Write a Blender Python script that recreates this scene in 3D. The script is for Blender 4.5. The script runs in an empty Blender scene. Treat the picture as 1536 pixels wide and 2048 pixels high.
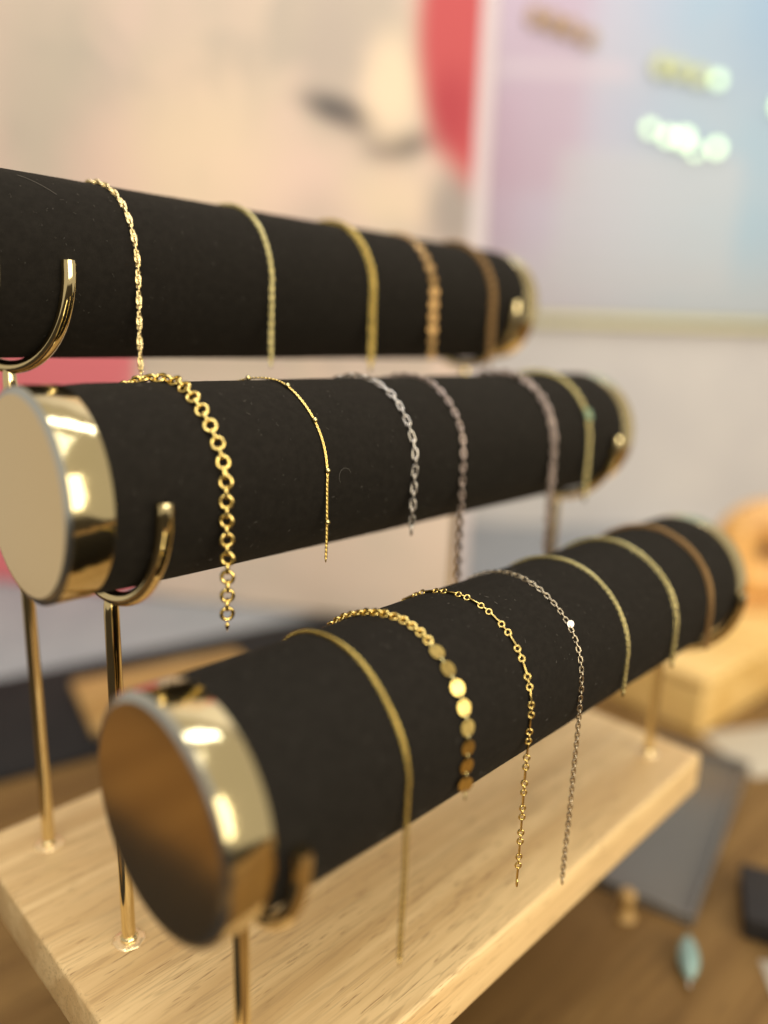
import bpy, bmesh, math, random
from mathutils import Matrix, Vector
random.seed(11)
S = 0.01                      # all numbers below are centimetres
sc = bpy.context.scene

# ------------------------------------------------------------------ camera
CAM = Vector((-7.9446, -17.294, 16.8302))
Q = Matrix(((0.7040776256955876, 0.14098120197359584, -0.695987785586029),
            (-0.7094187413487615, 0.18328183710711943, -0.6805386231579943),
            (0.03161876686405331, 0.9728987968317772, 0.22905934756144994)))
cd = bpy.data.cameras.new('camera')
cam = bpy.data.objects.new('camera', cd)
sc.collection.objects.link(cam)
cam.matrix_world = Matrix.Translation(CAM * S) @ Q.to_4x4()
cd.sensor_fit = 'VERTICAL'
cd.sensor_height = 36.0
cd.sensor_width = 27.0
cd.lens = 36.0 * 1496.18 / 2048.0
cd.clip_start = 0.005
cd.clip_end = 20
cd.dof.use_dof = True
cd.dof.focus_distance = 0.198
cd.dof.aperture_fstop = 2.9
sc.camera = cam

# ------------------------------------------------------------------ world, lamps, exposure
w = bpy.data.worlds.new('World')
sc.world = w
w.use_nodes = True
bg = w.node_tree.nodes['Background']
bg.inputs[0].default_value = (1.0, 0.88, 0.68, 1)
bg.inputs[1].default_value = 0.48


def area(name, loc, aim, sx, sy, watt, col):
    ld = bpy.data.lights.new(name, 'AREA')
    ld.shape = 'RECTANGLE'
    ld.size, ld.size_y = sx * S, sy * S
    ld.energy = watt
    ld.color = col
    o = bpy.data.objects.new(name, ld)
    sc.collection.objects.link(o)
    o.location = Vector(loc) * S
    o.rotation_euler = (Vector(aim) - Vector(loc)).to_track_quat('-Z', 'Y').to_euler()
    return o


area('front_key_lamp', (0, -125, 40), (14, 0, 6), 150, 85, 16, (1.0, 0.90, 0.69))  # broad warm key light placed in front of the stand
area('ceiling_lamp', (-25, -50, 125), (10, 5, 0), 190, 130, 14, (1.0, 0.98, 0.93))
area('sparkle_fill', (-70, -60, 110), (5, 0, 8), 7, 7, 1.0, (1.0, 0.95, 0.86))  # small extra lamp, added to give the chains their sparkle
area('bulb_lamp', (-25, -120, 22), (5, 0, 8), 6, 6, 0.9, (1.0, 0.96, 0.92))
area('backdrop_fill', (35, 5, 140), (50, 55, 25), 150, 20, 8.5, (0.97, 0.97, 0.97))  # added fill that brightens the canvas and the wall
LAMP = Vector((0, -125, 40))

sc.view_settings.view_transform = 'Standard'
sc.view_settings.look = 'None'
sc.view_settings.exposure = 0.2
sc.view_settings.gamma = 1
sc.render.engine = 'CYCLES'
sc.cycles.use_denoising = True
sc.cycles.sample_clamp_indirect = 6


# ------------------------------------------------------------------ node helpers
class NT:
    def __init__(s, m):
        s.t = m.node_tree
        s.n = s.t.nodes
        s.l = s.t.links

    def add(s, typ, **kw):
        n = s.n.new(typ)
        for k, v in kw.items():
            setattr(n, k, v)
        return n

    def val(s, sock, v):
        if hasattr(v, 'is_output'):
            s.l.new(v, sock)
        else:
            sock.default_value = v

    def math(s, op, a, b=0.0, c=None, clamp=False):
        n = s.add('ShaderNodeMath', operation=op, use_clamp=clamp)
        s.val(n.inputs[0], a)
        s.val(n.inputs[1], b)
        if c is not None:
            s.val(n.inputs[2], c)
        return n.outputs[0]

    def mix(s, f, a, b, blend='MIX'):
        n = s.add('ShaderNodeMix', data_type='RGBA', blend_type=blend)
        s.val(n.inputs[0], f)
        s.val(n.inputs[6], a if hasattr(a, 'is_output') else (*a, 1))
        s.val(n.inputs[7], b if hasattr(b, 'is_output') else (*b, 1))
        return n.outputs[2]

    def smooth(s, v, lo, hi):
        n = s.add('ShaderNodeMapRange', interpolation_type='SMOOTHSTEP')
        s.val(n.inputs[0], v)
        n.inputs[1].default_value = lo
        n.inputs[2].default_value = hi
        return n.outputs[0]

    def coords(s, scale=(100, 100, 100), rot=(0, 0, 0), loc=(0, 0, 0)):
        tc = s.add('ShaderNodeTexCoord')
        mp = s.add('ShaderNodeMapping')
        mp.inputs['Scale'].default_value = scale
        mp.inputs['Rotation'].default_value = rot
        mp.inputs['Location'].default_value = loc
        s.l.new(tc.outputs['Object'], mp.inputs[0])
        return mp.outputs[0]

    def noise(s, vec, scale, detail=3, rough=0.55, dist=0.0):
        n = s.add('ShaderNodeTexNoise')
        s.l.new(vec, n.inputs['Vector'])
        n.inputs['Scale'].default_value = scale
        n.inputs['Detail'].default_value = detail
        n.inputs['Roughness'].default_value = rough
        n.inputs['Distortion'].default_value = dist
        return n.outputs[0]

    def bump(s, h, strength, dist):
        n = s.add('ShaderNodeBump')
        n.inputs['Strength'].default_value = strength
        n.inputs['Distance'].default_value = dist * S
        s.l.new(h, n.inputs['Height'])
        return n.outputs[0]


def new_mat(name, col=(0.5, 0.5, 0.5), rough=0.5, metal=0.0):
    m = bpy.data.materials.new(name)
    m.use_nodes = True
    b = m.node_tree.nodes['Principled BSDF']
    b.inputs['Base Color'].default_value = (*col, 1)
    b.inputs['Roughness'].default_value = rough
    b.inputs['Metallic'].default_value = metal
    return m, NT(m), b


def metal(name, col, rough, var=0.06, bump=0.0):
    m, t, b = new_mat(name, col, rough, 1.0)
    v = t.coords()
    n = t.noise(v, 3.0, 4, 0.6)
    t.l.new(t.math('MULTIPLY_ADD', n, var * 2, rough - var), b.inputs['Roughness'])
    if bump:
        t.l.new(t.bump(t.noise(v, 6.0, 2), 0.3, bump), b.inputs['Normal'])
    return m


def wood(name, light, dark, pore, rough=0.45, scale=1.0, rot=(0, 0, 0), loc=(0, 0, 0), bump=0.006, dash=0.9, spec=0.4):
    m, t, b = new_mat(name, light, rough)
    v = t.coords((100 * scale,) * 3, rot, loc)
    st = t.add('ShaderNodeMapping')
    st.inputs['Scale'].default_value = (0.055, 1.0, 1.0)
    t.l.new(v, st.inputs[0])
    sv = st.outputs[0]
    band = t.noise(sv, 0.75, 4, 0.6, 0.6)                 # wide growth bands
    fine = t.noise(sv, 6.5, 5, 0.65, 0.3)                 # fine grain
    st2 = t.add('ShaderNodeMapping')
    st2.inputs['Scale'].default_value = (1.0, 14.0, 14.0)
    st2.inputs['Location'].default_value = (3.1, 0.7, 0.2)
    t.l.new(v, st2.inputs[0])
    pr = t.noise(st2.outputs[0], 1.15, 2, 0.5, 0.15)      # short dark pores
    zone = t.noise(v, 0.35, 2)
    c = t.mix(t.smooth(band, 0.40, 0.62), light, dark)
    line = t.noise(sv, 2.6, 3, 0.5, 0.8)                 # long dark growth lines
    lm = t.math('SUBTRACT', 1.0, t.smooth(t.math('ABSOLUTE', t.math('SUBTRACT', line, 0.5)), 0.0, 0.035))
    c = t.mix(t.math('MULTIPLY', lm, t.math('MULTIPLY', zone, 0.85)), c, tuple(0.62 * k for k in dark))
    c = t.mix(t.math('MULTIPLY', t.smooth(fine, 0.45, 0.75), 0.5), c, dark)
    pm = t.math('MULTIPLY', t.smooth(pr, 0.62, 0.72), t.math('MULTIPLY', t.smooth(zone, 0.30, 0.62), dash))
    c = t.mix(pm, c, pore)
    t.l.new(c, b.inputs['Base Color'])
    t.l.new(t.math('MULTIPLY_ADD', fine, 0.25, rough - 0.1), b.inputs['Roughness'])
    b.inputs['Specular IOR Level'].default_value = spec
    hgt = t.math('SUBTRACT', t.math('MULTIPLY', fine, 0.5), pm)
    t.l.new(t.bump(hgt, 0.5, bump), b.inputs['Normal'])
    return m


# ------------------------------------------------------------------ materials
M_board = wood('pale_rubberwood', (0.68, 0.485, 0.245), (0.54, 0.355, 0.160), (0.20, 0.10, 0.035), 0.42)
M_table = wood('brown_table_wood', (0.190, 0.108, 0.036), (0.130, 0.070, 0.022), (0.06, 0.03, 0.012), 0.65, 0.5, (0, 0, 0.03), (2, 5, 0), spec=0.15)
M_riser = wood('golden_riser_wood', (0.72, 0.49, 0.19), (0.58, 0.36, 0.11), (0.3, 0.16, 0.05), 0.38, 0.6, (0, 0, 1.4))
M_plaque = wood('golden_plaque_wood', (0.70, 0.40, 0.13), (0.50, 0.25, 0.07), (0.3, 0.15, 0.05), 0.4, 0.6, (0, 1.5, 0.2))
M_coaster = wood('tan_coaster_wood', (0.42, 0.26, 0.09), (0.32, 0.18, 0.05), (0.2, 0.1, 0.03), 0.5, 0.7, (0, 0, -0.4))

M_gold = metal('polished_gold_plating', (0.78, 0.65, 0.37), 0.07, 0.03)
M_capring = metal('mirror_gold_band', (0.76, 0.64, 0.37), 0.10, 0.055, 0.016)
M_disc = metal('satin_gold_face', (0.84, 0.65, 0.38), 0.13, 0.02)
M_bevel = metal('bevel_gold_blue_glint', (0.60, 0.63, 0.64), 0.22, 0.04)  # bluish reflected light on the rim is put into the base colour
M_ch_gold = metal('yellow_gold_chain', (0.74, 0.55, 0.19), 0.17, 0.05)
M_ch_deep = metal('deep_gold_chain', (0.33, 0.20, 0.085), 0.42, 0.05)
M_ch_pale = metal('pale_gold_chain', (0.56, 0.48, 0.23), 0.22, 0.05)
M_ch_silver = metal('silver_chain', (0.48, 0.44, 0.40), 0.24, 0.05)
M_ch_rose = metal('rose_gold_chain', (0.40, 0.32, 0.28), 0.28, 0.05)
M_ch_antique = metal('antique_gold_chain', (0.54, 0.40, 0.12), 0.20, 0.05)
M_ch_bright = metal('diamond_cut_gold', (0.90, 0.72, 0.38), 0.10, 0.04)
M_ch_dull = metal('dull_silver_chain', (0.50, 0.42, 0.30), 0.24, 0.05)
M_foil = metal('glint_green_foil', (0.60, 0.86, 0.62), 0.22, 0.04)  # green-white tint of the glints is put into the foil colour
M_foil_dim = metal('olive_foil_print', (0.40, 0.42, 0.20), 0.45, 0.04)  # darker, yellower and rougher than the bright foil
M_foil_brown = metal('copper_foil_print', (0.30, 0.20, 0.10), 0.55, 0.04)


def glue_mat():
    m, t, b = new_mat('clear_gold_glue', (0.83, 0.62, 0.36), 0.18)
    b.inputs['Metallic'].default_value = 0.55
    v = t.coords()
    t.l.new(t.bump(t.noise(v, 5, 3), 0.8, 0.03), b.inputs['Normal'])
    return m


M_glue = glue_mat()


def velvet_mat():
    m, t, b = new_mat('black_velveteen', (0.012, 0.011, 0.010), 0.92)
    v = t.coords()
    n = t.noise(v, 45, 3, 0.7)
    big = t.noise(v, 5.0, 4, 0.7)
    c = t.mix(t.smooth(big, 0.3, 0.75), (0.0098, 0.0084, 0.0067), (0.0140, 0.0120, 0.0097))
    c = t.mix(t.math('MULTIPLY', t.smooth(n, 0.55, 0.8), 0.6), c, (0.024, 0.021, 0.018))
    vo = t.add('ShaderNodeTexVoronoi')
    t.l.new(v, vo.inputs['Vector'])
    vo.inputs['Scale'].default_value = 4.5
    spk = t.math('MULTIPLY', t.math('LESS_THAN', vo.outputs['Distance'], 0.045), t.math('GREATER_THAN', t.noise(v, 2.2, 1), 0.55))
    c = t.mix(t.math('MULTIPLY', spk, 0.35), c, (0.30, 0.27, 0.23))
    t.l.new(c, b.inputs['Base Color'])
    b.inputs['Specular IOR Level'].default_value = 0.05
    b.inputs['Sheen Weight'].default_value = 0.018
    b.inputs['Sheen Roughness'].default_value = 0.48
    b.inputs['Sheen Tint'].default_value = (1.0, 0.84, 0.64, 1)
    t.l.new(t.bump(n, 0.6, 0.02), b.inputs['Normal'])
    return m


M_velvet = velvet_mat()
M_lint, _, _ = new_mat('pale_lint', (0.13, 0.115, 0.095), 0.9)


def cloth(name, a, b_, scale=1.0, rough=0.9, weave=12):
    m, t, b = new_mat(name, a, rough)
    v = t.coords()
    n = t.noise(v, 0.25 * scale, 4, 0.6)
    f = t.noise(v, weave, 2)
    c = t.mix(t.smooth(n, 0.3, 0.7), a, b_)
    c = t.mix(t.math('MULTIPLY', f, 0.25), c, tuple(x * 0.8 for x in a))
    t.l.new(c, b.inputs['Base Color'])
    b.inputs['Specular IOR Level'].default_value = 0.2
    t.l.new(t.bump(f, 0.4, 0.03), b.inputs['Normal'])
    return m


M_felt = cloth('black_felt', (0.014, 0.013, 0.013), (0.020, 0.018, 0.017))
M_runner = cloth('grey_linen', (0.27, 0.28, 0.295), (0.32, 0.325, 0.335))
M_wall = cloth('pale_plaster', (0.50, 0.475, 0.47), (0.56, 0.53, 0.51), 0.3, 0.85, 3)
M_acrylic, _t, _b = new_mat('smoked_acrylic', (0.10, 0.088, 0.074), 0.3)
_t.l.new(_t.math('MULTIPLY_ADD', _t.noise(_t.coords(), 0.6, 4), 0.2, 0.14), _b.inputs['Roughness'])
M_card = cloth('cream_card', (0.40, 0.35, 0.27), (0.46, 0.40, 0.30), 0.4, 0.7, 4)
M_blackbox = cloth('black_card_box', (0.020, 0.017, 0.016), (0.028, 0.024, 0.022), 1, 0.6, 5)
M_redbox = cloth('wine_red_card_box', (0.10, 0.022, 0.020), (0.13, 0.03, 0.026), 1, 0.6, 5)
M_white = cloth('white_canvas_border', (0.70, 0.66, 0.64), (0.75, 0.71, 0.68), 1, 0.8, 6)


def glass_mat():
    m, t, b = new_mat('teal_glass', (0.42, 0.68, 0.62), 0.08)
    b.inputs['Transmission Weight'].default_value = 0.5
    b.inputs['IOR'].default_value = 1.5
    v = t.coords()
    t.l.new(t.mix(t.noise(v, 2, 2), (0.26, 0.44, 0.40), (0.46, 0.60, 0.55)), b.inputs['Base Color'])
    return m


M_teal = glass_mat()


def painted(name, base_fn, rough, spec=0.3):
    m, t, b = new_mat(name, (0.5,) * 3, rough)
    v = t.coords()
    sp = t.add('ShaderNodeSeparateXYZ')
    t.l.new(v, sp.inputs[0])
    c = base_fn(t, v, sp.outputs[0], sp.outputs[2])
    t.l.new(c, b.inputs['Base Color'])
    b.inputs['Specular IOR Level'].default_value = spec
    return m


def spot(t, c, U, Z, u, z, ru, rz, col, k=1.0, soft=0.5, slant=0.0):
    du = t.math('DIVIDE', t.math('SUBTRACT', U, u), ru)
    dz0 = t.math('SUBTRACT', Z, z)
    dz = t.math('DIVIDE', t.math('SUBTRACT', dz0, t.math('MULTIPLY', t.math('SUBTRACT', U, u), slant)), rz)
    d = t.math('SQRT', t.math('ADD', t.math('MULTIPLY', du, du), t.math('MULTIPLY', dz, dz)))
    f = t.math('MULTIPLY', t.math('SUBTRACT', 1.0, t.smooth(d, 1 - soft, 1 + soft)), k)
    return t.mix(f, c, col)


def rect(t, c, U, Z, u0, u1, z0, z1, col, k=1.0, s=0.3):
    f = t.math('MULTIPLY', t.smooth(U, u0 - s, u0 + s), t.math('SUBTRACT', 1.0, t.smooth(U, u1 - s, u1 + s)))
    f = t.math('MULTIPLY', f, t.math('MULTIPLY', t.smooth(Z, z0 - s, z0 + s), t.math('SUBTRACT', 1.0, t.smooth(Z, z1 - s, z1 + s))))
    return t.mix(t.math('MULTIPLY', f, k), c, col)


def canvas_paint(t, v, U, Z):
    n1 = t.noise(v, 0.11, 3, 0.6, 0.5)
    n2 = t.noise(v, 0.16, 4, 0.6, 1.2)
    c = t.mix(t.smooth(n1, 0.35, 0.65), (0.55, 0.455, 0.365), (0.60, 0.465, 0.395))
    c = t.mix(t.math('MULTIPLY', t.smooth(n2, 0.46, 0.66), 0.75), c, (0.43, 0.37, 0.315))
    n3 = t.noise(v, 0.13, 3, 0.6, 0.8)
    c = t.mix(t.math('MULTIPLY', t.smooth(n3, 0.55, 0.7), 0.6), c, (0.62, 0.44, 0.37))
    c = spot(t, c, U, Z, 6.5, 31.5, 3.6, 6, (0.46, 0.40, 0.33), 0.75, 0.7)
    c = spot(t, c, U, Z, 10.5, 27.5, 3.0, 3.5, (0.66, 0.47, 0.39), 0.6, 0.8)
    c = spot(t, c, U, Z, 22.5, 27.0, 3.5, 2.5, (0.70, 0.51, 0.43), 0.6, 0.8)
    c = spot(t, c, U, Z, 28.5, 26.0, 2.6, 1.6, (0.70, 0.55, 0.40), 0.6, 0.8)
    c = spot(t, c, U, Z, 16.5, 28, 4.5, 5, (0.74, 0.57, 0.41), 0.7, 0.7)
    c = spot(t, c, U, Z, 24.6, 33.4, 1.7, 3.4, (0.44, 0.37, 0.32), 0.85, 0.6)
    c = spot(t, c, U, Z, 25.2, 30.8, 2.0, 0.75, (0.07, 0.065, 0.068), 0.9, 0.75, -0.3)
    c = spot(t, c, U, Z, 28.9, 28.9, 1.7, 0.7, (0.14, 0.115, 0.10), 0.85, 0.8, 0.1)
    c = spot(t, c, U, Z, 26.9, 29.6, 1.6, 0.8, (0.25, 0.20, 0.17), 0.45, 0.9, -0.5)
    c = spot(t, c, U, Z, 28.2, 32.0, 1.5, 2.6, (0.78, 0.62, 0.45), 0.8, 0.6)
    c = spot(t, c, U, Z, 32.2, 25.4, 1.6, 2.3, (0.30, 0.26, 0.24), 0.9, 0.6)
    c = spot(t, c, U, Z, 24.0, 23.8, 1.7, 2.4, (0.46, 0.38, 0.32), 0.6, 0.8)
    c = spot(t, c, U, Z, 35.2, 35.0, 5.6, 8.9, (0.47, 0.080, 0.085), 1.0, 0.14)
    c = spot(t, c, U, Z, 31.6, 30.6, 1.2, 2.0, (0.36, 0.04, 0.055), 0.7, 0.7)
    c = rect(t, c, U, Z, -30, 11.75, -0.5, 19.0, (0.68, 0.175, 0.20), 1.0, 0.12)
    c = rect(t, c, U, Z, 11.75, 36, -3, 15.5, (0.70, 0.58, 0.48), 0.65, 1.4)
    c = spot(t, c, U, Z, 21.5, 14.6, 0.7, 2, (0.60, 0.45, 0.40), 0.5, 0.5)
    return rect(t, c, U, Z, 33.1, 36, -5, 80, (0.58, 0.52, 0.545), 0.9, 0.15)


M_canvas = painted('abstract_acrylic_painting', canvas_paint, 0.75)


def poster_print(t, v, U, Z):
    n = t.noise(v, 0.05, 3, 0.6)
    c = t.mix(t.smooth(U, 16, 44), (0.44, 0.38, 0.48), (0.29, 0.41, 0.52))
    c = t.mix(t.math('MULTIPLY', t.smooth(n, 0.4, 0.7), 0.4), c, (0.45, 0.44, 0.48))
    c = rect(t, c, U, Z, 10, 24.5, 36, 70, (0.42, 0.29, 0.38), 0.6, 2.4)
    c = rect(t, c, U, Z, 10, 16.5, 20, 48, (0.44, 0.30, 0.40), 0.4, 1.8)
    c = spot(t, c, U, Z, 50, 58, 9, 9, (0.26, 0.38, 0.52), 0.8, 0.8)
    c = rect(t, c, U, Z, 12, 30, 50.2, 51.8, (0.52, 0.44, 0.50), 0.7, 0.8)
    c = rect(t, c, U, Z, 0, 90, 10, 27, (0.46, 0.45, 0.46), 0.6, 6.0)
    c = rect(t, c, U, Z, 21.5, 46, 24, 41.5, (0.45, 0.455, 0.49), 0.5, 1.2)
    for z in (39, 36.5, 34, 31.5, 29, 26.5):
        c = rect(t, c, U, Z, 23.5, 43 - (z * 7 % 5), z - 0.35, z + 0.35, (0.38, 0.40, 0.45), 0.55, 0.25)
    return c


M_poster = painted('pastel_poster_print', poster_print, 0.35, 0.5)

# ------------------------------------------------------------------ mesh helpers
Y_F, Y_M, Y_T = -5.539, 0.0, 5.576
Z_F, Z_M, Z_T = 7.697, 13.029, 18.384
R = 2.5
TABLE_Z = -10.0
BOARD_Z = -1.68


def link_obj(name, me, mat=None, parent=None, kind=None):
    o = bpy.data.objects.new(name, me)
    sc.collection.objects.link(o)
    if mat is not None and not me.materials:
        me.materials.append(mat)
    if parent is not None:
        o.parent = parent
    if kind:
        o['kind'] = kind
    return o


def empty(name, loc, rz=0.0):
    o = bpy.data.objects.new(name, None)
    sc.collection.objects.link(o)
    o.location = Vector(loc) * S
    o.rotation_euler = (0, 0, rz)
    o.empty_display_size = 0.01
    return o


def tag(o, label, cat, group=None):
    o['label'] = label
    o['category'] = cat
    if group:
        o['group'] = group
    return o


def mesh_from(name, verts, faces, smooth=True, sharp=None):
    me = bpy.data.meshes.new(name)
    me.from_pydata([tuple(c * S for c in v) for v in verts], [], faces)
    me.update()
    if smooth:
        me.polygons.foreach_set('use_smooth', [True] * len(me.polygons))
        if sharp:
            me.set_sharp_from_angle(angle=math.radians(sharp))
    return me


def box_mesh(name, x0, x1, y0, y1, z0, z1, bevel=0.1, seg=3):
    bm = bmesh.new()
    bmesh.ops.create_cube(bm, size=1)
    for v in bm.verts:
        v.co = Vector(((x0 + x1) / 2 + v.co.x * (x1 - x0), (y0 + y1) / 2 + v.co.y * (y1 - y0), (z0 + z1) / 2 + v.co.z * (z1 - z0)))
    if bevel:
        bmesh.ops.bevel(bm, geom=bm.edges[:], offset=bevel, segments=seg, profile=0.5, affect='EDGES')
    bmesh.ops.scale(bm, vec=(S, S, S), verts=bm.verts)
    me = bpy.data.meshes.new(name)
    bm.to_mesh(me)
    bm.free()
    me.polygons.foreach_set('use_smooth', [True] * len(me.polygons))
    me.set_sharp_from_angle(angle=math.radians(40))
    return me


def lathe(name, prof, n=64, axis='Z', sharp=35, wob=None):
    """prof: list of (radius, height); closed at radius 0."""
    vs, fs, rows = [], [], []
    for (r, h) in prof:
        if r < 1e-6:
            rows.append([len(vs)])
            vs.append((0, 0, h))
        else:
            row = []
            for i in range(n):
                a = 2 * math.pi * i / n
                k = wob(a) if wob else 1.0
                row.append(len(vs))
                vs.append((r * k * math.cos(a), r * k * math.sin(a), h))
            rows.append(row)
    for a, b in zip(rows, rows[1:]):
        for i in range(n):
            j = (i + 1) % n
            if len(a) == 1 and len(b) == 1:
                continue
            if len(a) == 1:
                fs.append((a[0], b[j], b[i]))
            elif len(b) == 1:
                fs.append((a[i], a[j], b[0]))
            else:
                fs.append((a[i], a[j], b[j], b[i]))
    if axis == 'X':
        vs = [(h, x, y) for (x, y, h) in vs]
    me = mesh_from(name, vs, fs, True, sharp)
    bm = bmesh.new()
    bm.from_mesh(me)
    bmesh.ops.recalc_face_normals(bm, faces=bm.faces)
    bm.to_mesh(me)
    bm.free()
    me.set_sharp_from_angle(angle=math.radians(sharp))
    return me


def tube_mesh(name, pts, rad, n=20, cap=True, sharp=50):
    """swept round rod along pts; rad may be a list"""
    pts = [Vector(p) for p in pts]
    rr = rad if isinstance(rad, (list, tuple)) else [rad] * len(pts)
    vs, fs = [], []
    up = None
    for i, p in enumerate(pts):
        t = (pts[min(i + 1, len(pts) - 1)] - pts[max(i - 1, 0)]).normalized()
        if up is None:
            up = Vector((1, 0, 0)) if abs(t.x) < 0.9 else Vector((0, 1, 0))
        u = (up - t * up.dot(t)).normalized()
        up = u
        q = t.cross(u)
        for k in range(n):
            a = 2 * math.pi * k / n
            vs.append(tuple(p + (u * math.cos(a) + q * math.sin(a)) * rr[i]))
    for i in range(len(pts) - 1):
        for k in range(n):
            j = (k + 1) % n
            fs.append((i * n + k, i * n + j, (i + 1) * n + j, (i + 1) * n + k))
    if cap:
        fs.append(tuple(range(n - 1, -1, -1)))
        fs.append(tuple(range((len(pts) - 1) * n, len(pts) * n)))
    return mesh_from(name, vs, fs, True, sharp)


# ------------------------------------------------------------------ setting: table, wall
t_me = box_mesh('table', -20, 130, -42, 120, TABLE_Z - 3, TABLE_Z, 0.3)
tb = link_obj('table', t_me, M_table)
tb['kind'] = 'structure'
fl = link_obj('floor', box_mesh('floor', -400, 200, -400, 200, -86, -84, 0), cloth('dark_floor', (0.035, 0.027, 0.02), (0.05, 0.038, 0.028), 0.2, 0.6, 2))
fl['kind'] = 'structure'

hx, hy = 0.71499782, 0.69912668           # horizontal view direction; the wall faces it
W0 = Vector((69.28, 58.21, TABLE_Z))
wall = link_obj('wall', box_mesh('wall', -160, 140, 0, 4, -40, 160, 0), M_wall)
wall.location = W0 * S
wall.rotation_euler = (0, 0, math.atan2(-hx, hy))
wall['kind'] = 'structure'

# ------------------------------------------------------------------ display stand
stand = tag(empty('display_stand', (10.2, 0, BOARD_Z)),
            'three-tier jewellery stand of pale wood with polished gold posts and cradles', 'display stand')
SB = Vector((10.2, 0, BOARD_Z))


def under(o, base):
    o.location = -base * S


board = link_obj('base_board', box_mesh('base_board', -1.78, 22.2, -7.13, 7.40, BOARD_Z, 0, 0.13, 4), M_board, stand)
board['label'] = 'pale wooden base board with visible grain'
under(board, SB)

PR = 0.19


def cradle_mesh(y, z, yaw):
    rc = R + PR + 0.045
    pts = []
    for i in range(41):
        a = math.radians(-180 + 180 * i / 40)
        pts.append((0, math.cos(a) * rc, math.sin(a) * rc))
    pts = [(0, p[1], p[2]) for p in pts]
    pts.insert(0, (0, -rc, 0.12))
    pts.append((0, rc, 0.12))
    ca, sa = math.cos(yaw), math.sin(yaw)
    pts = [(-p[1] * sa, p[1] * ca, p[2]) for p in pts]
    rr = [PR] * len(pts)
    rr[0] = rr[-1] = PR * 0.93
    return tube_mesh('cradle', pts, rr, 22)


for (y, z, yaws) in ((Y_F, Z_F, (-0.18, 0.05)), (Y_M, Z_M, (0.03, -0.04)), (Y_T, Z_T, (0.27, 0.02))):
    for xp, yaw in zip((0.0, 20.55), yaws):
        zt = z - R - 2 * PR - 0.03
        neck = [(0, 0, 0), (0, 0, zt * 0.5), (0, 0, zt - 0.35), (0, 0, zt - 0.1), (0, 0, zt + 0.12)]
        post = link_obj('post', tube_mesh('post', neck, [PR, PR, PR, PR * 0.96, PR * 0.78], 26, True, 40), M_gold, stand)
        post.location = Vector((xp, y, 0)) * S - SB * S
        post.rotation_euler = (random.uniform(-.004, .004), random.uniform(-.004, .004), 0)
        wv = [random.uniform(-.09, .09) for _ in range(14)]
        gl = lathe('glue_collar', [(0, 0.035), (0.20, 0.055), (0.30, 0.06), (0.40, 0.045), (0.44, 0.012), (0.44, 0.002)], 42, 'Z', 60,
                   lambda a: 1 + sum(wv[q] * math.sin((q + 2) * a + q * q) for q in range(10)) * 0.28)
        g = link_obj('glue_collar', gl, M_glue, post)
        fer = link_obj('ferrule', lathe('ferrule', [(0.19, 0.05), (0.225, 0.06), (0.235, 0.12), (0.20, 0.17), (0.19, 0.18)], 30, 'Z', 40), M_gold, post)
        cr = link_obj('cradle', cradle_mesh(y, z, yaw), M_gold, stand)
        cr.location = Vector((xp, y, z - 0.02)) * S - SB * S

# ------------------------------------------------------------------ padded bars
X0, CAPW = -1.93, 0.99


def velvet_tube(x0, x1):
    vs, fs = [], []
    n, rows = 120, 60
    ph = [random.uniform(0, 6.28) for _ in range(8)]
    for i in range(rows + 1):
        f = i / rows
        x = x0 + (x1 - x0) * f
        for k in range(n):
            a = 2 * math.pi * k / n
            r = R + 0.006 * math.sin(3 * a + 0.5 * x + ph[0]) + 0.005 * math.sin(5 * a - 0.9 * x + ph[1]) + random.uniform(-.0035, .0035)
            if i in (0, rows):
                r = R - 0.05
            elif i in (1, rows - 1):
                r = R - 0.012
            vs.append((x, r * math.cos(a), r * math.sin(a)))
    for i in range(rows):
        for k in range(n):
            j = (k + 1) % n
            fs.append((i * n + k, i * n + j, (i + 1) * n + j, (i + 1) * n + k))
    me = mesh_from('padded_tube', vs, fs)
    bm = bmesh.new()
    bm.from_mesh(me)
    bmesh.ops.recalc_face_normals(bm, faces=bm.faces)
    bm.to_mesh(me)
    bm.free()
    return me


def lint_mesh(x0, x1, count):
    vs, fs = [], []
    for _ in range(count):
        x = random.uniform(x0, x1)
        a = random.uniform(-0.9, 1.9)
        L = random.choice((0.03, 0.04, 0.05, 0.07, 0.10))
        th = random.uniform(0, 6.28)
        b = len(vs)
        wd = random.uniform(0.0022, 0.0045)
        for s_ in (-0.5, 0.5):
            xx = x + L * s_ * math.cos(th)
            aa = a + L * s_ * math.sin(th) / R
            for q in ((-wd, 0), (wd, 0), (0, wd * 1.6)):
                rr = R + 0.008 + q[1]
                vs.append((xx + q[0], -rr * math.cos(aa), rr * math.sin(aa)))
        fs += [(b, b + 1, b + 4, b + 3), (b + 1, b + 2, b + 5, b + 4), (b + 2, b, b + 3, b + 5)]
    return mesh_from('lint', vs, fs, False)


def cap_parts(parent, x, sgn):
    """gold end cap: mirror band + bevel ring + satin disc (sub-part)"""
    ro = R + 0.004
    band = lathe('end_cap', [(ro - 0.06, CAPW), (ro - 0.008, CAPW), (ro, CAPW - 0.02), (ro, 0.10), (ro - 0.015, 0.085)], 128, 'X', 30)
    bo = link_obj('end_cap', band, M_capring, parent)
    rim = link_obj('rim', lathe('rim', [(ro - 0.015, 0.085), (ro - 0.05, 0.05), (ro - 0.11, 0.018), (ro - 0.19, 0.0)], 128, 'X', 60), M_bevel, bo)
    disc = link_obj('face_disc', lathe('face_disc', [(ro - 0.19, 0.0), (1.2, 0.0), (0, 0.0)], 128, 'X', 60), M_disc, bo)
    bo.location = (x * S, 0, 0)
    if sgn < 0:
        bo.rotation_euler = (0, 0, math.pi)
    return bo


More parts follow.
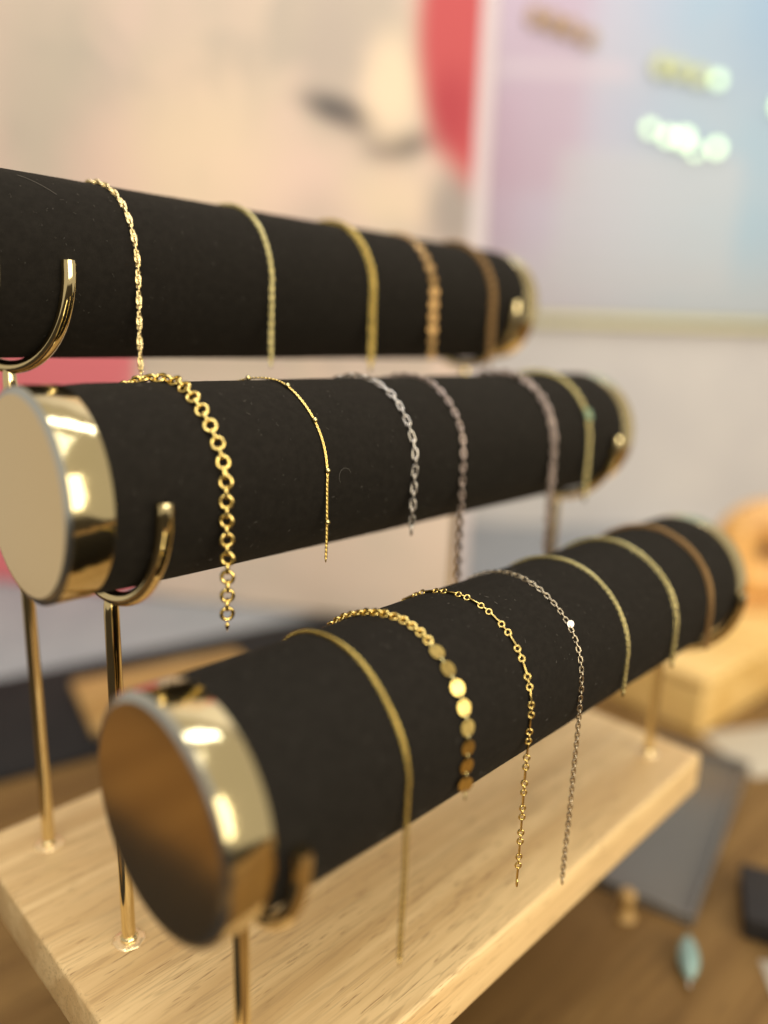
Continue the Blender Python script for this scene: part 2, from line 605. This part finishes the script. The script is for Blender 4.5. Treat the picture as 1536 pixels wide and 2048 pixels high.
BARS = (('F', Y_F, Z_F, 21.87, 'black velvet bracelet bar on the lowest front tier, holding seven fine chains'),
        ('M', Y_M, Z_M, 22.39, 'black velvet bracelet bar on the middle tier with the chunky ring chain'),
        ('T', Y_T, Z_T, 22.76, 'black velvet bracelet bar on the highest back tier, its near end cut off'))
for key, y, z, xe, lab in BARS:
    b = tag(empty('display_bar', (10.2, y, z)), lab, 'display bar', 'padded bars of the bracelet stand')
    inner = Vector((-10.2, 0, 0))
    tub = link_obj('padded_tube', velvet_tube(X0 + CAPW - 0.02, xe - CAPW + 0.02), M_velvet, b)
    tub.location = inner * S
    ln = link_obj('lint', lint_mesh(X0 + CAPW, xe - CAPW, 420), M_lint, tub, 'stuff')
    c1 = cap_parts(b, X0 - 10.2, 1)
    c2 = cap_parts(b, xe - 10.2, -1)
    if key == 'T':
        hp = []
        for i in range(9):
            f = i / 8
            a = 1.10 - 0.30 * f
            hp.append((0.15 + 0.75 * f, -(R + 0.015) * math.cos(a), (R + 0.015) * math.sin(a) + 0.02 * math.sin(3 * f)))
        h = link_obj('loose_fibre', tube_mesh('loose_fibre', hp, 0.004, 6), M_lint, tub)
        h['label'] = 'single pale hair caught on the velvet'
    if key == 'M':
        hp = []
        for i in range(11):
            f = i / 10
            an = 0.3 + 3.6 * f
            xx, aa = 5.62 + 0.22 * math.cos(an), 0.02 + 0.09 * math.sin(an)
            hp.append((xx, -(R + 0.012) * math.cos(aa), (R + 0.012) * math.sin(aa)))
        link_obj('loose_fibre', tube_mesh('loose_fibre', hp, 0.003, 6), M_lint, tub)


# ------------------------------------------------------------------ chain links (lengths along x, width y, thickness z)
def ring_mesh(name, L, W, r, n=22, m=8, flat=1.0):
    """stadium/oval link swept with a round wire"""
    a, b = L / 2 - r, W / 2 - r
    pts = []
    for i in range(n):
        t = 2 * math.pi * i / n
        if a > b * 1.05:      # stadium
            st = a - b
            cx = st if math.cos(t) >= 0 else -st
            pts.append(Vector((cx + b * math.cos(t), b * math.sin(t), 0)))
        else:
            pts.append(Vector((a * math.cos(t), b * math.sin(t), 0)))
    vs, fs = [], []
    for i in range(n):
        tn = (pts[(i + 1) % n] - pts[i - 1]).normalized()
        o = Vector((tn.y, -tn.x, 0))
        for k in range(m):
            q = 2 * math.pi * k / m
            vs.append(tuple(pts[i] + o * (r * math.cos(q)) + Vector((0, 0, r * flat * math.sin(q)))))
    for i in range(n):
        j = (i + 1) % n
        for k in range(m):
            l = (k + 1) % m
            fs.append((i * m + k, j * m + k, j * m + l, i * m + l))
    return mesh_from(name, vs, fs)


def disc_mesh(name, rad, th, hole=0.16, n=26):
    """flat coin with two rounded slots cut near its ends"""
    bm = bmesh.new()
    outer = [Vector((rad * math.cos(2 * math.pi * i / n), rad * math.sin(2 * math.pi * i / n), 0)) for i in range(n)]
    hr = rad * hole
    loops = [outer]
    for s_ in (-1, 1):
        loops.append([Vector((s_ * rad * 0.68 + hr * 1.4 * math.cos(2 * math.pi * i / 10), hr * math.sin(2 * math.pi * i / 10), 0)) for i in range(10)])
    edges = []
    for lp in loops:
        vv = [bm.verts.new(p) for p in lp]
        for i in range(len(vv)):
            edges.append(bm.edges.new((vv[i], vv[(i + 1) % len(vv)])))
    bmesh.ops.triangle_fill(bm, edges=edges, use_beauty=True)
    for f in list(bm.faces):
        c = f.calc_center_median()
        if any(math.hypot((c.x - s_ * rad * 0.68) / 1.4, c.y) < hr * 0.8 for s_ in (-1, 1)):
            bm.faces.remove(f)
    r = bmesh.ops.extrude_face_region(bm, geom=bm.faces[:])
    for v in [g for g in r['geom'] if isinstance(g, bmesh.types.BMVert)]:
        v.co.z += th
    for v in bm.verts:
        v.co.z -= th / 2
    bmesh.ops.recalc_face_normals(bm, faces=bm.faces)
    bmesh.ops.scale(bm, vec=(S, S, S), verts=bm.verts)
    me = bpy.data.meshes.new(name)
    bm.to_mesh(me)
    bm.free()
    return me


def ball_mesh(name, r, seg=14, rings=9):
    return lathe(name, [(r * math.sin(math.pi * i / rings), -r * math.cos(math.pi * i / rings)) for i in range(rings + 1)], seg, 'X', 80)


class Path:
    """from the hanging front end, up over the bar, down behind it"""
    def __init__(s, x, y, z, tf, tbk, off, drift):
        s.x, s.y, s.z, s.tf, s.tb, s.rc, s.drift = x, y, z, tf, tbk, R + off, drift
        s.arc = math.pi * s.rc
        s.total = tf + s.arc + tbk
        s.ph = random.uniform(0, 6)

    def at(s, q):
        wob = 0.035 * math.sin(q * 0.9 + s.ph) + 0.015 * math.sin(q * 2.3 + 2 * s.ph)
        if q < s.tf:
            return Vector((s.x + wob * 0.5, s.y - s.rc, s.z - s.tf + q)), Vector((0, -1, 0))
        if q < s.tf + s.arc:
            a = (q - s.tf) / s.rc
            dx = s.drift * max(0, (a - 1.40)) / 1.74
            return Vector((s.x + wob - dx, s.y - s.rc * math.cos(a), s.z + s.rc * math.sin(a))), Vector((0, -math.cos(a), math.sin(a)))
        k = q - s.tf - s.arc
        return Vector((s.x + wob - s.drift, s.y + s.rc, s.z - k)), Vector((0, 1, 0))

    def frame(s, q):
        p, nrm = s.at(q)
        a, _ = s.at(min(q + 0.03, s.total))
        b, _ = s.at(max(q - 0.03, 0))
        t = (a - b).normalized()
        nrm = (nrm - t * nrm.dot(t)).normalized()
        return p, t, nrm


BARPOS = {'F': (Y_F, Z_F), 'M': (Y_M, Z_M), 'T': (Y_T, Z_T)}


def place(parent, base, name, me, mat, p, t, nrm, roll, twist_n=0.0, lift=0.0):
    bvec = nrm.cross(t)
    m = Matrix((t, bvec, nrm)).transposed()
    m = m @ Matrix.Rotation(roll, 3, 'X') @ Matrix.Rotation(twist_n, 3, 'Z')
    o = link_obj(name, me, mat, parent)
    o.matrix_local = Matrix.Translation((p + nrm * lift - base) * S) @ m.to_4x4()
    return o


GROUP = {'F': 'bracelets on the front bar', 'M': 'bracelets on the middle bar', 'T': 'bracelets on the back bar'}


def bracelet(bar, x, tf, tbk, off, drift, label):
    y, z = BARPOS[bar]
    path = Path(x, y, z, tf, tbk, off, drift)
    base = Vector((x, y, z + R))
    e = tag(empty('chain_bracelet', base), label, 'bracelet', GROUP[bar])
    return e, base, path


def end_clasp(e, base, path, mat, size=0.16):
    """small spring ring at the hanging end and one behind"""
    me = ring_mesh('clasp', size * 1.5, size, size * 0.16, 18, 7)
    for q, sg in ((0.0, -1), (path.total, 1)):
        p, t, nrm = path.frame(q)
        place(e, base, 'clasp', me, mat, p + t * sg * size * 0.55, t, nrm, 0.7)


def run_links(e, base, path, specs, start=0.0, jit=0.12):
    """specs: repeating list of (name, mesh, mat, half_pitch_before, half_pitch_after, roll)"""
    q, i = start, 0
    while True:
        name, me, mat, h0, h1, roll = specs[i % len(specs)]
        q += h0
        if q > path.total:
            break
        p, t, nrm = path.frame(q)
        place(e, base, name, me, mat, p, t, nrm, roll + random.uniform(-jit, jit), random.uniform(-jit, jit) * 0.3)
        q += h1
        i += 1


def joined_chain(e, base, path, name, L, W, r, pitch, roll_fn, mat, flat=1.0, skip=None, n=14, m=6):
    """links far too small to pick apart: one mesh"""
    src = ring_mesh('tmp', L, W, r, n, m, flat)
    sv = [v.co.copy() for v in src.vertices]
    sf = [tuple(pl.vertices) for pl in src.polygons]
    bpy.data.meshes.remove(src)
    vs, fs = [], []
    q, i = 0.0, 0
    while q < path.total:
        if not (skip and skip(q)):
            p, t, nrm = path.frame(q)
            mm = Matrix((t, nrm.cross(t), nrm)).transposed() @ Matrix.Rotation(roll_fn(i, q), 3, 'X')
            b = len(vs)
            o = (p - base) * S
            vs += [tuple(o + mm @ v) for v in sv]
            fs += [tuple(b + k for k in f) for f in sf]
        q += pitch
        i += 1
    me = bpy.data.meshes.new(name)
    me.from_pydata(vs, [], fs)
    me.polygons.foreach_set('use_smooth', [True] * len(me.polygons))
    return link_obj(name, me, mat, e, 'stuff')


def cable(bar, x, tf, tbk, L, W, r, mat, label, drift=0.0, roll=(-0.7, 0.87), flat=1.0, jit=0.2, seg=(20, 7)):
    e, base, path = bracelet(bar, x, tf, tbk, r * 1.6, drift, label)
    me = ring_mesh('link', L, W, r, seg[0], seg[1], flat)
    hp = (L - 4 * r) / 2
    run_links(e, base, path, [('link', me, mat, hp, hp, roll[0]), ('link', me, mat, hp, hp, roll[1])], jit=jit)
    end_clasp(e, base, path, mat, max(0.17, W * 1.15))
    return e, base, path


# ---- back bar
e, base, path = bracelet('T', 2.68, 3.0, 0.7, 0.06, 0.25, 'sparkling twisted gold chain, first bracelet on the top bar beside the hook')
joined_chain(e, base, path, 'twisted_links', 0.21, 0.185, 0.030, 0.070, lambda i, q: 2 * math.pi * q / 1.15 + (i % 2) * 0.4, M_ch_bright, 0.8)
end_clasp(e, base, path, M_ch_pale, 0.13)
cable('T', 7.30, 2.45, 0.7, 0.27, 0.17, 0.033, M_ch_pale, 'slim pale gold link chain, second bracelet along the top bar', 0.3, jit=0.25)
cable('T', 11.85, 2.5, 0.7, 0.31, 0.27, 0.043, M_ch_antique, 'wide yellow gold round-link chain, third bracelet along the top bar', 0.2, jit=0.3)


def coin_chain(bar, x, tf, tbk, rad, label, mat, ringmat, drift, phase=0.0, top=9.0):
    """coins joined by little rings; past the angle `top` the chain goes on as plain ring links"""
    e, base, path = bracelet(bar, x, tf, tbk, 0.07, drift, label)
    coin = disc_mesh('coin', rad, 0.022, 0.13)
    ring = ring_mesh('jump_ring', 0.20, 0.115, 0.024, 18, 7)
    plain = ring_mesh('ring_link', 0.27, 0.25, 0.036, 22, 8)
    gap = 0.040
    q, q1 = phase, min(path.total, path.tf + top * path.rc)
    while q + 2 * rad + 2 * gap < q1:
        for name, me, mt, h, roll in (('coin', coin, mat, rad, -0.22), ('jump_ring', ring, ringmat, gap, 0.6)):
            q += h
            p, t, nrm = path.frame(q)
            place(e, base, name, me, mt, p, t, nrm, roll + random.uniform(-.14, .14), random.uniform(-.05, .05))
            q += h
    if q1 < path.total:
        run_links(e, base, path, [('ring_link', plain, mat, 0.07, 0.07, -0.6), ('ring_link', plain, mat, 0.07, 0.07, 0.9)], start=q, jit=0.25)
    end_clasp(e, base, path, ringmat, 0.14)


coin_chain('T', 15.25, 2.4, 0.7, 0.20, 'bronze-toned flat coin chain, fourth bracelet along the top bar', M_ch_deep, M_ch_gold, 0.2)
cable('T', 19.10, 2.3, 0.7, 0.36, 0.31, 0.047, M_ch_deep, 'broad bronze-gold link chain nearest the far end of the top bar', 0.2, jit=0.35)

# ---- middle bar
e, base, path = bracelet('M', 1.74, 3.05, 3.0, 0.10, 1.6, 'chunky gold chain of round links hanging over the middle bar beside its gold cap')
big = ring_mesh('link', 0.39, 0.375, 0.048, 28, 10)
small = ring_mesh('link', 0.34, 0.27, 0.048, 26, 10)
run_links(e, base, path, [('link', big, M_ch_gold, 0.128, 0.128, -0.55), ('link', small, M_ch_gold, 0.105, 0.105, 0.95)], jit=0.25)
me = lathe('teardrop_end', [(0, -0.16), (0.03, -0.10), (0.055, -0.02), (0.05, 0.04), (0.02, 0.09), (0, 0.10)], 16, 'X', 80)
p, t, nrm = path.frame(0.0)
place(e, base, 'teardrop_end', me, M_ch_gold, p - t * 0.18, t, nrm, 0)

e, base, path = bracelet('M', 4.93, 2.1, 3.0, 0.05, 1.7, 'fine gold curb chain with evenly spaced tiny beads on the middle bar')
q0 = 0.0
beads = []
q = 0.98
while q < path.total:
    beads.append(q)
    q += 1.40
joined_chain(e, base, path, 'curb_links', 0.125, 0.088, 0.0185, 0.060, lambda i, q: -0.35 + 0.5 * (i % 2), M_ch_gold, 1.0, lambda q: any(abs(q - bq) < 0.05 for bq in beads), 14, 7)
bm_ = ball_mesh('bead', 0.080)
for bq in beads:
    p, t, nrm = path.frame(bq)
    place(e, base, 'bead', bm_, M_ch_pale, p + nrm * 0.02, t, nrm, 0)
end_clasp(e, base, path, M_ch_gold, 0.12)

cable('M', 8.36, 1.75, 2.5, 0.40, 0.22, 0.036, M_ch_silver, 'silver chain of long twisted links, third bracelet on the middle bar', 0.5, (-0.6, 0.7), jit=0.35)
cable('M', 10.70, 3.9, 3.0, 0.36, 0.21, 0.034, M_ch_rose, 'pinkish silver link chain with a long hanging tail on the middle bar', 0.5, (-0.7, 0.8), jit=0.3)
e, base, path = bracelet('M', 15.90, 4.1, 3.0, 0.10, 0.6, 'thick knotted rose-toned chain with a tail on the middle bar')
kn = ring_mesh('link', 0.34, 0.32, 0.050, 20, 7)
run_links(e, base, path, [('link', kn, M_ch_rose, 0.085, 0.085, 0.3), ('link', kn, M_ch_rose, 0.085, 0.085, 1.3), ('link', kn, M_ch_rose, 0.085, 0.085, 2.3)], jit=0.5)
end_clasp(e, base, path, M_ch_rose, 0.2)
e, base, path = cable('M', 18.50, 1.95, 2.6, 0.30, 0.30, 0.045, M_ch_pale, 'flat gold chain with a bright coin charm near the middle bar far end', 0.4, (0.05, 0.9), jit=0.15)
p, t, nrm = path.frame(path.tf + 0.42 * path.rc)
ch = place(e, base, 'coin_charm', disc_mesh('coin_charm', 0.26, 0.03), M_foil, p + nrm * 0.09, t, nrm, 0)
ch['label'] = 'bright round coin charm'

# ---- front bar
e, base, path = bracelet('F', 2.44, 4.25, 2.6, 0.05, -0.1, 'thin dark gold box chain with the longest tail, nearest the front gold cap')
bx = ring_mesh('link', 0.185, 0.12, 0.024, 16, 6)
run_links(e, base, path, [('link', bx, M_ch_antique, 0.0465, 0.0465, -0.7), ('link', bx, M_ch_antique, 0.0465, 0.0465, 0.87)], jit=0.1)
end_clasp(e, base, path, M_ch_gold, 0.15)

coin_chain('F', 4.43, 1.02, 2.4, 0.192, 'gold chain of flat round coins, second bracelet on the front bar', M_ch_gold, M_ch_pale, 0.55, 0.03, math.radians(62))

e, base, path = bracelet('F', 6.95, 4.75, 2.6, 0.05, 0.5, 'gold chain alternating long bars with pairs of small rings on the front bar')
rg = ring_mesh('ring_link', 0.205, 0.200, 0.027, 24, 8)
bar_ = ring_mesh('bar_link', 0.40, 0.095, 0.025, 22, 8)
tiny = ring_mesh('tiny_link', 0.17, 0.105, 0.024, 16, 7)
run_links(e, base, path, [('bar_link', bar_, M_ch_gold, 0.17, 0.17, 0.85), ('ring_link', rg, M_ch_gold, 0.06, 0.06, -0.7),
                          ('tiny_link', tiny, M_ch_gold, 0.0725, 0.0725, 0.87), ('ring_link', rg, M_ch_gold, 0.06, 0.06, -0.7)], start=0.02, jit=0.18)
end_clasp(e, base, path, M_ch_gold, 0.18)

e, base, path = cable('F', 9.45, 6.1, 2.6, 0.225, 0.155, 0.021, M_ch_dull, 'fine silver chain with one bright sequin and a long tail on the front bar', -0.15, jit=0.25, seg=(16, 6))
p, t, nrm = path.frame(path.tf + math.radians(39) * path.rc)
sq = place(e, base, 'sequin', disc_mesh('sequin', 0.10, 0.02, 0.1, 18), M_ch_silver, p + nrm * 0.06, t, nrm, -0.05)
sq['label'] = 'bright silver sequin'
_sp = p + nrm * 0.07                                   # the sequin is tilted so that it catches the front key light
_half = ((CAM - _sp).normalized() + (LAMP - _sp).normalized()).normalized()
sq.matrix_local = Matrix.Translation((_sp - base) * S) @ _half.to_track_quat('Z', 'X').to_matrix().to_4x4()
cable('F', 12.03, 1.0, 2.4, 0.19, 0.135, 0.025, M_ch_pale, 'fine greenish gold chain, fifth bracelet along the front bar', 0.3, jit=0.2, seg=(14, 6))
cable('F', 15.33, 1.0, 2.4, 0.26, 0.19, 0.033, M_ch_pale, 'medium dull gold chain, sixth bracelet along the front bar', 0.2, jit=0.25, seg=(14, 6))
cable('F', 18.20, 1.15, 2.4, 0.28, 0.22, 0.038, M_ch_deep, 'bronze-gold chain nearest the far end of the front bar', 0.3, jit=0.25, seg=(14, 6))

# ------------------------------------------------------------------ surroundings
plinth = link_obj('plinth', box_mesh('plinth', 0, 13, 0, 6.4, 0, BOARD_Z - TABLE_Z - 0.02, 0.15), M_blackbox)
plinth.location = Vector((5, 0.7, TABLE_Z + 0.01)) * S
tag(plinth, 'dark plinth hidden under the wooden base, lifting the stand above the table', 'plinth')

felt = link_obj('felt_mat', box_mesh('felt_mat', 0, 54, 0, 14.4, 0, 0.35, 0.12), M_felt)
felt.location = Vector((-15, 30.5, TABLE_Z + 0.01)) * S
felt.rotation_euler = (0, 0, -0.2)
tag(felt, 'black felt mat lying behind the stand at the left', 'mat')

refl_cloth = link_obj('reflection_cloth', box_mesh('reflection_cloth', -8, 0, 0, 42, 0, 0.9, 0.4, 5), M_felt)  # unseen cloth, added for the dark reflection in the front cap
refl_cloth.location = Vector((-9.0, -14.0, TABLE_Z + 0.01)) * S
refl_cloth.rotation_euler = (0, 0, -0.15)
tag(refl_cloth, 'long black cloth added out of view, gives the dark reflection in the front gold cap', 'cloth')

coaster = link_obj('wooden_tile', box_mesh('wooden_tile', 0, 13, 0, 8.4, 0, 0.7, 0.25), M_coaster)
coaster.location = Vector((10.7, 26.9, TABLE_Z + 0.37)) * S
coaster.rotation_euler = (0, 0, -0.24)
tag(coaster, 'small tan wooden tile resting on the black felt mat', 'tile')


def wavy_sheet(name, x0, x1, y0, y1, nx, ny, amp):
    vs, fs = [], []
    for j in range(ny + 1):
        for i in range(nx + 1):
            x = x0 + (x1 - x0) * i / nx
            y = y0 + (y1 - y0) * j / ny
            vs.append((x, y, amp * (1 + math.sin(x * 0.21 + 0.3 * y) * 0.6 + 0.4 * math.sin(y * 0.33 - x * 0.1))))
    n = len(vs)
    vs += [(v[0], v[1], 0) for v in vs]
    for j in range(ny):
        for i in range(nx):
            a = j * (nx + 1) + i
            fs.append((a, a + 1, a + nx + 2, a + nx + 1))
    edge = [i for i in range(nx + 1)] + [j * (nx + 1) + nx for j in range(1, ny + 1)] + [ny * (nx + 1) + i for i in range(nx - 1, -1, -1)] + [j * (nx + 1) for j in range(ny - 1, 0, -1)]
    for a, b in zip(edge, edge[1:] + edge[:1]):
        fs.append((a, a + n, b + n, b))
    return mesh_from(name, vs, fs, True, 50)


runner = link_obj('table_runner', wavy_sheet('table_runner', -4, 125, 41.6, 150, 70, 40, 0.12), M_runner)
runner.location = (0, 0, (TABLE_Z + 0.006) * S)
runner.rotation_euler = (0, 0, -0.2)
tag(runner, 'pale grey cloth spread over the back of the table', 'cloth')

# canvas leaning upright behind
A = Vector((17.63, 64.5, TABLE_Z + 0.35))
cdir = Vector((0.54618, -0.83767, 0))
canvas = tag(empty('painted_canvas', A + cdir * 7.24), 'large beige and pink abstract canvas with a red shape behind the stand', 'painting')
canvas.rotation_euler = (0, 0, math.atan2(cdir.y, cdir.x))
canvas.scale = (1.448, 1.448, 1.448)
pf = link_obj('painted_face', box_mesh('painted_face', -32, 33.9, 0, 1.8, 0.0, 52, 0.15), M_canvas, canvas)
pf.location = (-5 * S, 0, 0)
fr = link_obj('stretcher_bar', box_mesh('stretcher_bar', -31, 32.9, 1.81, 3.2, 0.5, 5, 0.1), M_white, canvas)
fr.location = (-5 * S, 0, 0)

# poster on the wall
poster = tag(empty('wall_poster', W0 + Vector((0.699, -0.715, 0)) * 32 + Vector((0, 0, 20)) - Vector((hx, hy, 0)) * 0.9), 'pastel lavender and blue wall poster with gold foil lettering', 'poster')
poster.rotation_euler = (0, 0, math.atan2(-hx, hy))
pn = link_obj('printed_panel', box_mesh('printed_panel', 6, 84, 0, 0.8, 20.5, 84, 0.1), M_poster, poster)
pn.location = (-32 * S, 0, -(20 + TABLE_Z) * S)
st = link_obj('gold_strip', box_mesh('gold_strip', 6, 84, -0.15, 0.6, 19.2, 20.4, 0.2), metal('brushed_strip_gold', (0.50, 0.47, 0.28), 0.6), poster)
st.location = pn.location
wr = Matrix.Rotation(math.atan2(-hx, hy), 3, 'Z')


def foil(u, z, du, dz, tilt, mat):
    """raised foil letter; tilt 1 = turned so that it mirrors the big lamp into the camera as a glint"""
    bm = bmesh.new()
    bmesh.ops.create_cone(bm, segments=14, radius1=1, radius2=0.86, depth=0.5, cap_ends=True)
    bmesh.ops.scale(bm, vec=(du / 2 * S, dz / 2 * S, 0.5 * S), verts=bm.verts)
    me = bpy.data.meshes.new('foil_letter')
    bm.to_mesh(me)
    bm.free()
    o = link_obj('foil_letter', me, mat, poster)
    pos = W0 + wr @ Vector((u, 0, 0))
    pos.z = z
    half = ((CAM - pos).normalized() + (LAMP - pos).normalized()).normalized()
    flat = wr @ Vector((0, -1, 0))
    nrm = (flat * (1 - tilt) + half * tilt).normalized()
    loc = wr.inverted() @ nrm
    quat = loc.to_track_quat('Z', 'Y')
    o.rotation_euler = quat.to_euler()
    o.location = Vector((u - 32, -0.45 - 0.3 * tilt, z - 20 - TABLE_Z)) * S
    return o


for (u, z, du, dz, tl) in ((17.2, 56.8, 2.2, 2.4, 0), (19.4, 56.2, 2.0, 2.4, .1), (21.6, 55.6, 2.4, 2.2, 0), (24.0, 54.6, 2.2, 2.0, .1),
                           (33.6, 51.6, 2.2, 2.4, .2), (36.0, 51.2, 2.2, 2.2, .2), (38.6, 50.6, 2.2, 2.2, .2), (41.0, 50.2, 1.6, 1.6, .35),
                           (33.0, 44.2, 1.5, 1.5, .3), (35.4, 43.3, 1.6, 1.6, .97), (37.5, 43.1, 2.0, 2.0, 1), (39.2, 41.6, 1.2, 1.2, .3), (41.8, 42.1, 1.6, 1.6, .97),
                           (49.4, 47.3, 1.6, 2.0, .3)):
    foil(u, z, du, dz, tl, M_foil_brown if z > 54 else (M_foil_dim if z > 46 and u < 40 else M_foil))

# wooden riser at the right, beyond the stand's far end
riser = tag(empty('wooden_riser', (41.8, -0.3, TABLE_Z + 0.01)), 'golden wooden riser block beyond the far end of the stand', 'riser')
riser.rotation_euler = (0, 0, -0.10)
link_obj('block', box_mesh('block', 0.25, 24, 0.25, 13.6, 0, 3.7, 0.3, 4), M_riser, riser)
link_obj('top_slab', box_mesh('top_slab', 0, 24.3, 0, 13.9, 3.71, 4.5, 0.3, 4), M_riser, riser)

plq = tag(empty('wooden_hoop', (61.4, 3.2, TABLE_Z + 4.53)), 'thick golden wooden hoop standing upright on the wooden riser', 'hoop')
plq.rotation_euler = (0, 0, -0.85)
vs, fs = [], []
nn, mmm = 48, 16
for i in range(nn):
    a = 2 * math.pi * i / nn
    c = Vector((math.cos(a) * 2.7, 0, 2.7 * math.sin(a) + 4.9))
    o = Vector((math.cos(a), 0, math.sin(a)))
    for k in range(mmm):
        b = 2 * math.pi * k / mmm
        vs.append(tuple(c + o * 1.95 * math.cos(b) + Vector((0, 1, 0)) * 1.8 * math.sin(b)))
for i in range(nn):
    j = (i + 1) % nn
    for k in range(mmm):
        l = (k + 1) % mmm
        fs.append((i * mmm + k, i * mmm + l, j * mmm + l, j * mmm + k))
link_obj('hoop_ring', mesh_from('hoop_ring', vs, fs), M_plaque, plq)
link_obj('foot_block', box_mesh('foot_block', -4, 4, -2.4, 2.4, 0.0, 0.8, 0.2), M_plaque, plq)

card = link_obj('paper_card', box_mesh('paper_card', -4.5, 4.5, -2.8, 2.8, 0, 0.06, 0.02), M_card)
card.location = Vector((45.0, -4.6, TABLE_Z + 0.01)) * S
card.rotation_euler = (0, 0, -0.55)
tag(card, 'cream paper card lying beyond the right end of the wooden base', 'card')

tray = tag(empty('acrylic_tray', (24.2, -7.2, TABLE_Z + 0.01)), 'glossy dark grey acrylic tray on the table below the front right edge', 'tray')
tray.rotation_euler = (0, 0, 0.19)
link_obj('tray_floor', box_mesh('tray_floor', 0, 16.5, 0, 6.2, 0, 0.3, 0.08), M_acrylic, tray)
for (a0, a1, b0, b1) in ((0, 16.5, 0, 0.3), (0, 16.5, 5.9, 6.2), (0, 0.3, 0.31, 5.89), (16.2, 16.5, 0.31, 5.89)):
    link_obj('tray_lip', box_mesh('tray_lip', a0, a1, b0, b1, 0.301, 0.62, 0.08), M_acrylic, tray)

bbx = tag(empty('black_box', (27.6, -9.3, TABLE_Z + 0.01)), 'small black jewellery box at the lower right', 'box')
bbx.rotation_euler = (0, 0, 0.4)
link_obj('box_body', box_mesh('box_body', -2.0, 2.0, -1.1, 1.1, 0, 0.8, 0.1), M_blackbox, bbx)
link_obj('box_lid', box_mesh('box_lid', -2.05, 2.05, -1.15, 1.15, 0.805, 1.2, 0.1), M_blackbox, bbx)
rbx = tag(empty('red_box', (26.4, -12.0, TABLE_Z + 0.01)), 'wine red jewellery box at the right edge of the picture', 'box')
rbx.rotation_euler = (0, 0, 0.25)
link_obj('box_body', box_mesh('box_body', -2.2, 2.2, -1.2, 1.2, 0, 0.7, 0.1), M_redbox, rbx)
link_obj('box_lid', box_mesh('box_lid', -2.25, 2.25, -1.25, 1.25, 0.705, 1.0, 0.1), M_redbox, rbx)

gp = tag(empty('glass_pendant', (21.9, -7.9, TABLE_Z + 0.01)), 'elongated teal glass pendant lying on the table at lower right', 'pendant')
gp.rotation_euler = (0, 0, 0.43)
dr = lathe('glass_drop', [(0, -1.35), (0.22, -1.15), (0.42, -0.65), (0.48, -0.05), (0.38, 0.60), (0.20, 1.10), (0, 1.3)], 28, 'X', 80)
g1 = link_obj('glass_drop', dr, M_teal, gp)
g1.location = (0, 0, 0.48 * S)
b2 = link_obj('bail', ring_mesh('bail', 0.5, 0.35, 0.06, 18, 7), M_ch_silver, gp)
b2.location = (-1.5 * S, 0, 0.4 * S)
b2.rotation_euler = (1.2, 0, 0)

peg = link_obj('wooden_peg', lathe('wooden_peg', [(0, 1.5), (0.26, 1.46), (0.40, 1.3), (0.36, 1.0), (0.24, 0.8), (0.30, 0.3), (0.5, 0.1), (0.5, 0.0), (0, 0.0)], 28, 'Z', 40), M_coaster)
peg.location = Vector((22.5, -4.6, TABLE_Z + 0.01)) * S
tag(peg, 'little tan wooden peg standing on the table below the base front edge', 'peg')

tagc = link_obj('price_card', box_mesh('price_card', -2.6, 2.6, -1.8, 1.8, 0, 0.06, 0.02), M_card)
tagc.location = Vector((23.4, -13.0, TABLE_Z + 0.01)) * S
tagc.rotation_euler = (0, 0, 0.6)
tag(tagc, 'pale blank card poking in at the bottom right corner', 'card')
